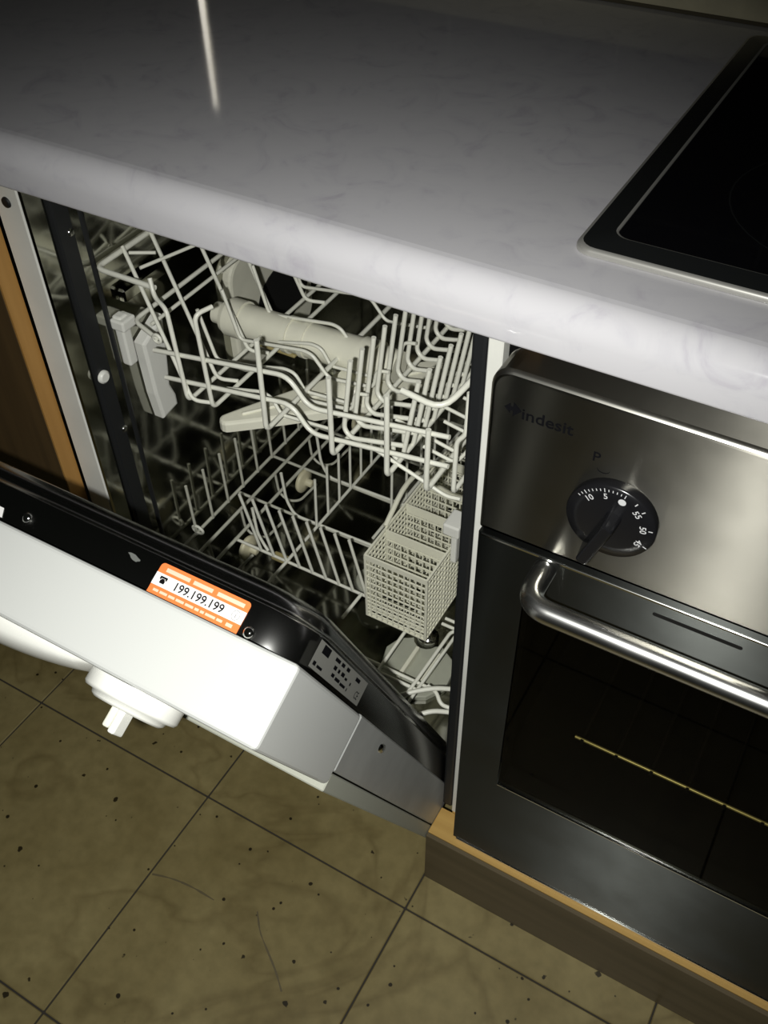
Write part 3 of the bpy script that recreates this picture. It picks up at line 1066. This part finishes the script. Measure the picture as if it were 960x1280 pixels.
# lengthwise wires turning up at the front
FZ = 0.586
wire(ur, [(-0.364, 0.050, 0.703), (-0.358, 0.045, 0.687), (-0.337, 0.036, 0.686), (-0.327, 0.031, FZ), (-0.327, 0.465, FZ), (-0.327, 0.468, RZ)], 0.0023, 0.008, 'lengthwise_wire')
wire(ur, [(-0.297, 0.054, 0.691), (-0.304, 0.036, 0.690), (-0.299, 0.034, FZ), (-0.303, 0.465, FZ), (-0.303, 0.468, RZ)], 0.0023, 0.008, 'lengthwise_wire')
for (x, zt) in ((-0.234, 0.688), (-0.160, 0.674), (-0.102, 0.677), (-0.062, 0.656)):
    wire(ur, [(x, 0.034, zt), (x, 0.032, FZ), (x, 0.465, FZ + .004), (x, 0.468, RZ)], 0.0026, 0.007, 'lengthwise_wire')
wire(ur, [(-0.032, 0.046, RZ + .006), (-0.032, 0.044, 0.655), (-0.040, 0.044, 0.645), (-0.040, 0.042, FZ), (-0.040, 0.465, FZ + .004)], 0.0023, 0.006, 'lengthwise_wire')
# sloping side wires from the left rim down to the floor
for y0 in (0.088, 0.128, 0.182, 0.235, 0.290, 0.345, 0.40):
    wire(ur, [(-0.431, y0, RZ + .006), (-0.320, y0 - 0.058, FZ + .004), (-0.300, y0 - 0.050, FZ + .003)], 0.0021, 0.008, 'side_wire')
for y0 in (0.128, 0.182, 0.235, 0.290):
    wire(ur, [(-0.429, y0, RZ + .003), (-0.368, y0 - .033, 0.638)], 0.0018, 0.0, 'side_wire')
# back-bent short pieces at the left rim
wire(ur, [(-0.428, 0.092, RZ - .002), (-0.405, 0.105, RZ - .002)], 0.0018, 0.0, 'cross_wire')
wire(ur, [(-0.430, 0.127, RZ + .003), (-0.385, 0.145, RZ + .003)], 0.0018, 0.0, 'cross_wire')
wire(ur, [(-0.405, 0.080, RZ - .006), (-0.385, 0.140, RZ - .006)], 0.0018, 0.0, 'cross_wire')
# zigzag cross wires of the left half
zz = [(-0.345, 0, 0.655), (-0.330, 0, 0.600), (-0.250, 0, 0.614), (-0.240, 0, 0.612), (-0.222, 0, 0.590), (-0.170, 0, 0.598), (-0.166, 0, 0.620), (-0.152, 0, 0.623)]
zz_me = MB().tube(zz, 0.0019, 'wire_white', 8, 0.007).mesh('cross_wire')
for y in (0.085, 0.125, 0.178, 0.24, 0.30, 0.36, 0.42):
    obj('cross_wire', zz_me, ur, (0, y, 0))
z2 = MB().tube([(-0.300, 0, 0.592), (-0.258, 0, 0.604), (-0.246, 0, 0.602), (-0.236, 0, 0.584), (-0.180, 0, 0.589)], 0.0018, 'wire_white', 8, 0.006).mesh('cross_wire')
for y in (0.060, 0.102, 0.150):
    obj('cross_wire', z2, ur, (0, y, 0))
# two rows of tall tines on the right half
ta = MB().tube([(-0.1560, 0.004, 0.674), (-0.1640, 0, 0.596), (-0.155, -0.002, 0.5895), (-0.100, 0, 0.602)], 0.0024, 'wire_white', 8, 0.009).mesh('tine')
tb = MB().tube([(-0.0880, 0.004, 0.676), (-0.101, 0, 0.588), (-0.105, 0, 0.581), (-0.111, 0, 0.586), (-0.111, 0, 0.600)], 0.0024, 'wire_white', 8, 0.005).mesh('tine')
tcx = MB().tube([(-0.085, 0, 0.600), (-0.052, 0, 0.594), (-0.040, 0, 0.615), (-0.033, 0, RZ)], 0.0018, 'wire_white', 8, 0.008).mesh('side_wire')
for k in range(14):
    y = 0.060 + k * 0.0203
    obj('tine', ta, ur, (0, y, 0))
    obj('tine', tb, ur, (0, y, 0))
    if k % 2 == 0:
        obj('side_wire', tcx, ur, (0, y + .01, 0))
# bright diagonal rods low on the right
for (y, d_) in ((0.050, 0), (0.095, 0.01), (0.14, .012)):
    wire(ur, [(-0.128, y, 0.596), (-0.050, y, 0.570 + d_), (-0.036, y, 0.573 + d_)], 0.0019, 0.006, 'cross_wire')

# feed pipe and spray arm slung under the rack
PY = 0.176
mb = MB()
AX = lambda p: (p[2], PY + p[0] + (p[2] + .29) * .04, 0.585 + p[1])
for (ra, rb, xa, xb) in ((0.012, 0.0125, -0.398, -0.384), (0.0185, 0.0205, -0.384, -0.378), (0.0215, 0.0215, -0.378, -0.360), (0.0190, 0.0190, -0.360, -0.305),
                         (0.0205, 0.0205, -0.305, -0.299), (0.0185, 0.0185, -0.299, -0.284), (0.0205, 0.0205, -0.284, -0.278), (0.0190, 0.0195, -0.278, -0.215), (0.0215, 0.0215, -0.215, -0.196), (0.0185, 0.0170, -0.196, -0.172)):
    mb.lathe([(ra, xa), (rb, xb)], 'plastic_cream', (0, 0, 0), 2, 28, AX)
mb.build('feed_pipe', ur)
mb = MB()
for (cx_, w_, h_) in ((-0.325, .012, .003),):
    mb.box((cx_ - .02, PY - .008, 0.5605), (cx_ + .03, PY + .02, 0.5645), 'plastic_tan', 0.001, 1)
mb.build('pipe_clip', ur)
mb = MB()
ac = Vector((-0.213, 0.157))
ad = Vector((0.637, 0.771))
an = Vector((-0.771, 0.637))
outl = []
half = 0.136
NS = 14
for i in range(NS + 1):
    t = -1 + 2 * i / NS
    wv = 0.0085 + 0.022 * (1 - abs(t)) ** .9
    outl.append((t * half, wv))
e1 = [(half + 0.008 * math.cos(a), 0.0085 * math.sin(a)) for a in [math.radians(60 - 30 * k) for k in range(5)]]
outl = outl + e1
low = [(t_, -w_) for (t_, w_) in outl[:NS + 1]][::-1]
e2 = [(-half - 0.008 * math.cos(a), 0.0085 * math.sin(a)) for a in [math.radians(-60 + 30 * k) for k in range(5)]]
outl = outl + low + e2
mb.prism(outl[::-1], 0.548, 0.560, 'plastic_cream', lambda a, b, d: (ac.x + ad.x * a + an.x * b, ac.y + ad.y * a + an.y * b, d), 0.003)
mb.lathe([(0.028, 0.5595), (0.026, 0.566), (0.018, 0.568), (0.017, 0.574)], 'plastic_cream', (ac.x, ac.y, 0), 2, 24)
mb.tube([(ac.x - ad.x * .12, ac.y - ad.y * .12, 0.5605), (ac.x + ad.x * .12, ac.y + ad.y * .12, 0.5605)], 0.0018, 'plastic_cream', 6)
mb.build('spray_arm', ur)

# ================================================================== LOWER RACK
lr = thing('lower_rack', 'lower dishwasher rack of pale coated wire on small cream wheels', 'rack', (-0.225, 0.25, 0.27))
LZ = 0.280
for x in (-0.429, -0.405, -0.378):
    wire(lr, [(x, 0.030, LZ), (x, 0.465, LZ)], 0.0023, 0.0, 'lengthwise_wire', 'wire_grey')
wire(lr, [(-0.300, 0.022, LZ), (-0.297, 0.465, LZ)], 0.0022, 0.0, 'lengthwise_wire', 'wire_white')
wire(lr, [(-0.225, 0.205, LZ), (-0.222, 0.465, LZ)], 0.0022, 0.0, 'lengthwise_wire', 'wire_white')
for x in (-0.117, -0.113):
    pass
wire(lr, [(-0.116, 0.024, LZ), (-0.116, 0.465, LZ)], 0.0022, 0.0, 'lengthwise_wire', 'wire_white')
wire(lr, [(-0.190, 0.118, LZ), (-0.192, 0.076, LZ - .002)], 0.0022, 0.0, 'lengthwise_wire', 'wire_white')
wire(lr, [(-0.073, -0.002, LZ), (-0.069, 0.120, LZ), (-0.058, 0.128, LZ), (-0.048, 0.465, LZ)], 0.0022, 0.006, 'lengthwise_wire', 'wire_white')
wire(lr, [(-0.066, 0.010, LZ - .001), (-0.062, 0.120, LZ - .001)], 0.0020, 0.0, 'lengthwise_wire', 'wire_white')
wire(lr, [(-0.030, 0.10, LZ), (-0.030, 0.465, LZ)], 0.0022, 0.0, 'lengthwise_wire', 'wire_white')
for y, x0, x1 in ((0.040, -0.430, -0.054), (0.031, -0.430, -0.062), (0.120, -0.382, -0.180), (0.128, -0.085, -0.030), (0.137, -0.085, -0.030), (0.193, -0.430, -0.170), (0.276, -0.430, -0.165), (0.36, -0.43, -0.03), (0.463, -0.430, -0.030)):
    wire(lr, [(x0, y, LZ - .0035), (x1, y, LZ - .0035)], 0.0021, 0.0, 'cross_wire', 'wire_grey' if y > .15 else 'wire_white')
# leaning row of tines
tn = MB().tube([(0, 0, LZ - .002), (-0.019, -0.003, LZ + .090)], 0.0020, 'wire_white', 8).mesh('tine')
for k in range(9):
    obj('tine', tn, lr, (-0.340 + k * 0.0195, 0.1195, 0))
# row of tall tines running to the back
tn2 = MB().tube([(0, 0, LZ), (-0.004, 0.010, LZ + .075)], 0.0018, 'wire_white', 8).mesh('tine')
for k in range(9):
    obj('tine', tn2, lr, (-0.2985, 0.186 + k * 0.028, 0))
for k in range(5):
    obj('tine', tn2, lr, (-0.2235, 0.25 + k * 0.04, 0))
# tines of the left wall
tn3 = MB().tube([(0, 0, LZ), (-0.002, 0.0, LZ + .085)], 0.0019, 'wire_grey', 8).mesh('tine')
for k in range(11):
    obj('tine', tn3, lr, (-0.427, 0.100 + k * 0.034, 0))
for x in (-0.36, -0.29, -0.22, -0.15, -0.08):
    obj('tine', tn3, lr, (x, 0.463, 0))
# wires sagging down between the left wires to carry the wheels
for y in (0.095, 0.165, 0.245, 0.33):
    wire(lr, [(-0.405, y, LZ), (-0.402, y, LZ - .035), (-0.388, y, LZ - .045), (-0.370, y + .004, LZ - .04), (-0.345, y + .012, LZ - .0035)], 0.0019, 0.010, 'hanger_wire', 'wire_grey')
wire(lr, [(-0.352, 0.128, LZ + .060), (-0.346, 0.124, LZ + .022), (-0.338, 0.124, LZ + .005), (-0.330, 0.121, LZ)], 0.0020, 0.008, 'hanger_wire')
wire(lr, [(-0.3525, 0.193, LZ + .066), (-0.349, 0.193, LZ + .02), (-0.338, 0.193, LZ - .003), (-0.21, 0.193, LZ + .001)], 0.0020, 0.010, 'hanger_wire')
wire(lr, [(-0.3525, 0.277, LZ + .066), (-0.349, 0.277, LZ + .02), (-0.338, 0.277, LZ - .003), (-0.21, 0.277, LZ + .001)], 0.0020, 0.010, 'hanger_wire')
# little eye at the front left corner
MB().tube([(-0.424 + .008 * math.cos(2 * math.pi * k / 14), 0.100, LZ + .010 + .006 * math.sin(2 * math.pi * k / 14)) for k in range(14)], 0.002, 'wire_white', 6, closed=True).build('wire_eye', lr)
# wheels
wm = MB()
WX = lambda p: (p[2], p[0], p[1])
wm.lathe([(0.0165, 0.0), (0.0175, 0.002), (0.0175, 0.005), (0.014, 0.0062), (0.008, 0.0085), (0.0055, 0.0095), (0.0055, 0.017), (0.003, 0.018)], 'wheel_cream', (0, 0, 0), 2, 24, WX)
wme = wm.mesh('wheel')
for (x, y) in ((-0.372, 0.128), (-0.379, 0.270), (-0.379, 0.42)):
    obj('wheel', wme, lr, (x, y, 0.2585))
wmr = MB().lathe([(0.0175, 0.0), (0.0175, -0.005), (0.008, -0.0085), (0.0055, -0.017)], 'wheel_cream', (0, 0, 0), 2, 24, WX).mesh('wheel')
for (x, y) in ((-0.0205, 0.18), (-0.0205, 0.40)):
    obj('wheel', wmr, lr, (x, y, 0.2585))
MB().box((-0.326, 0.119, LZ - .012), (-0.302, 0.131, LZ - .006), 'plastic_tan', 0.002, 2).build('fold_clip', lr)
# front handle wires
wire(lr, [(-0.090, -0.006, LZ + .004), (-0.066, 0.018, LZ + .010), (-0.044, 0.036, LZ + .010), (-0.028, 0.046, LZ + .006)], 0.0028, 0.014, 'handle_wire')
wire(lr, [(-0.056, -0.010, LZ + .002), (-0.036, 0.010, LZ + .006), (-0.019, 0.020, LZ + .002)], 0.0028, 0.014, 'handle_wire')
wire(lr, [(-0.056, 0.038, LZ + .003), (-0.043, 0.034, LZ + .004), (-0.036, 0.027, LZ + .002), (-0.031, 0.025, LZ), (-0.022, 0.026, LZ)], 0.0024, 0.006, 'handle_wire')

# ================================================================== CUTLERY BASKET
BX0, BX1, BY0, BY1, BZ0, BZ1 = -0.167, -0.087, 0.090, 0.320, 0.284, 0.390
cb = thing('cutlery_basket', 'cream plastic lattice cutlery basket standing in the lower rack', 'basket', ((BX0 + BX1) / 2, 0.2, BZ0))


def lattice(W, H, nv, rows, place, t=0.0016, bw=0.0014, rim=0.007):
    """grid panel in (u, v); rows = list of v positions"""
    mb = MB()

    def bar(u0, v0, u1, v1, d0, d1):
        P = [place(u, v, d) for d in (d0, d1) for (u, v) in ((u0, v0), (u1, v0), (u1, v1), (u0, v1))]
        mb.add(P, [[0, 1, 2, 3], [4, 5, 6, 7], [0, 1, 5, 4], [1, 2, 6, 5], [2, 3, 7, 6], [3, 0, 4, 7]], 'plastic_basket')
    for i in range(nv + 1):
        u = W * i / nv
        hw = bw * (1.3 if i in (0, nv) else .52)
        bar(max(0.0002, u - hw), 0.0002, min(W - .0002, u + hw), H - .0002, 0.0003, t)
    for v in rows:
        bar(0, v, W, v + bw * 1.0, 0.0001, t * 1.1)
    bar(-.0002, H - rim, W + .0002, H + .0002, -0.0002, t * 1.3)
    return mb


HH = BZ1 - BZ0
rows_f = [0.0, .0065, .013, .0195, .026, .0325, .040, .050, .060, .070, .080, .090]
lattice(BX1 - BX0, HH, 11, rows_f, lambda u, v, d: (BX0 + u, BY0 + d, BZ0 + v)).build('lattice_wall', cb)
lattice(BX1 - BX0, HH, 11, rows_f, lambda u, v, d: (BX0 + u, BY1 - d, BZ0 + v)).build('lattice_wall', cb)
rows_s = [HH * k / 13 for k in range(13)]
lattice(BY1 - BY0, HH, 30, rows_s, lambda u, v, d: (BX0 + d, BY0 + u, BZ0 + v), rim=.003).build('lattice_wall', cb)
lattice(BY1 - BY0, HH, 30, rows_s, lambda u, v, d: (BX1 - d, BY0 + u, BZ0 + v), rim=.003).build('lattice_wall', cb)
rows_d = [.0, .012, .026, .040, .052, .064, .076, .088]
for y in (0.136, 0.184, 0.230, 0.275):
    lattice(BX1 - BX0 - .004, HH - .002, 8, rows_d, lambda u, v, d, y=y: (BX0 + .002 + u, y + d, BZ0 + v), rim=.012).build('lattice_divider', cb)
lattice(BX1 - BX0 - .004, BY1 - BY0 - .004, 10, [k * .0095 for k in range(24)], lambda u, v, d: (BX0 + .002 + u, BY0 + .002 + v, BZ0 + d), rim=.003).build('lattice_floor', cb)
mb = MB()
mb.box((-0.0865, 0.142, 0.372), (-0.0790, 0.166, 0.425), 'plastic_white', 0.002, 2)
mb.box((-0.0960, 0.140, 0.414), (-0.0760, 0.168, 0.430), 'plastic_white', 0.002, 2)
mb.build('clip_handle', cb)
post = MB().box((-.0016, -.0016, 0), (.0016, .0016, HH + .0004), 'plastic_basket', 0.0006, 1).mesh('corner_post')
for (x, y) in ((BX0 + .0012, BY0 + .0012), (BX1 - .0012, BY0 + .0012), (BX0 + .0012, BY1 - .0012), (BX1 - .0012, BY1 - .0012)):
    obj('corner_post', post, cb, (x, y, BZ0))
mb = MB()
mb.tube([(BX0 - .001, 0.140, BZ1), (BX0 - .006, 0.200, BZ1 + .022), (BX0 - .001, 0.262, BZ1)], 0.0032, 'plastic_basket', 8, 0.03)
mb.build('carry_handle', cb)
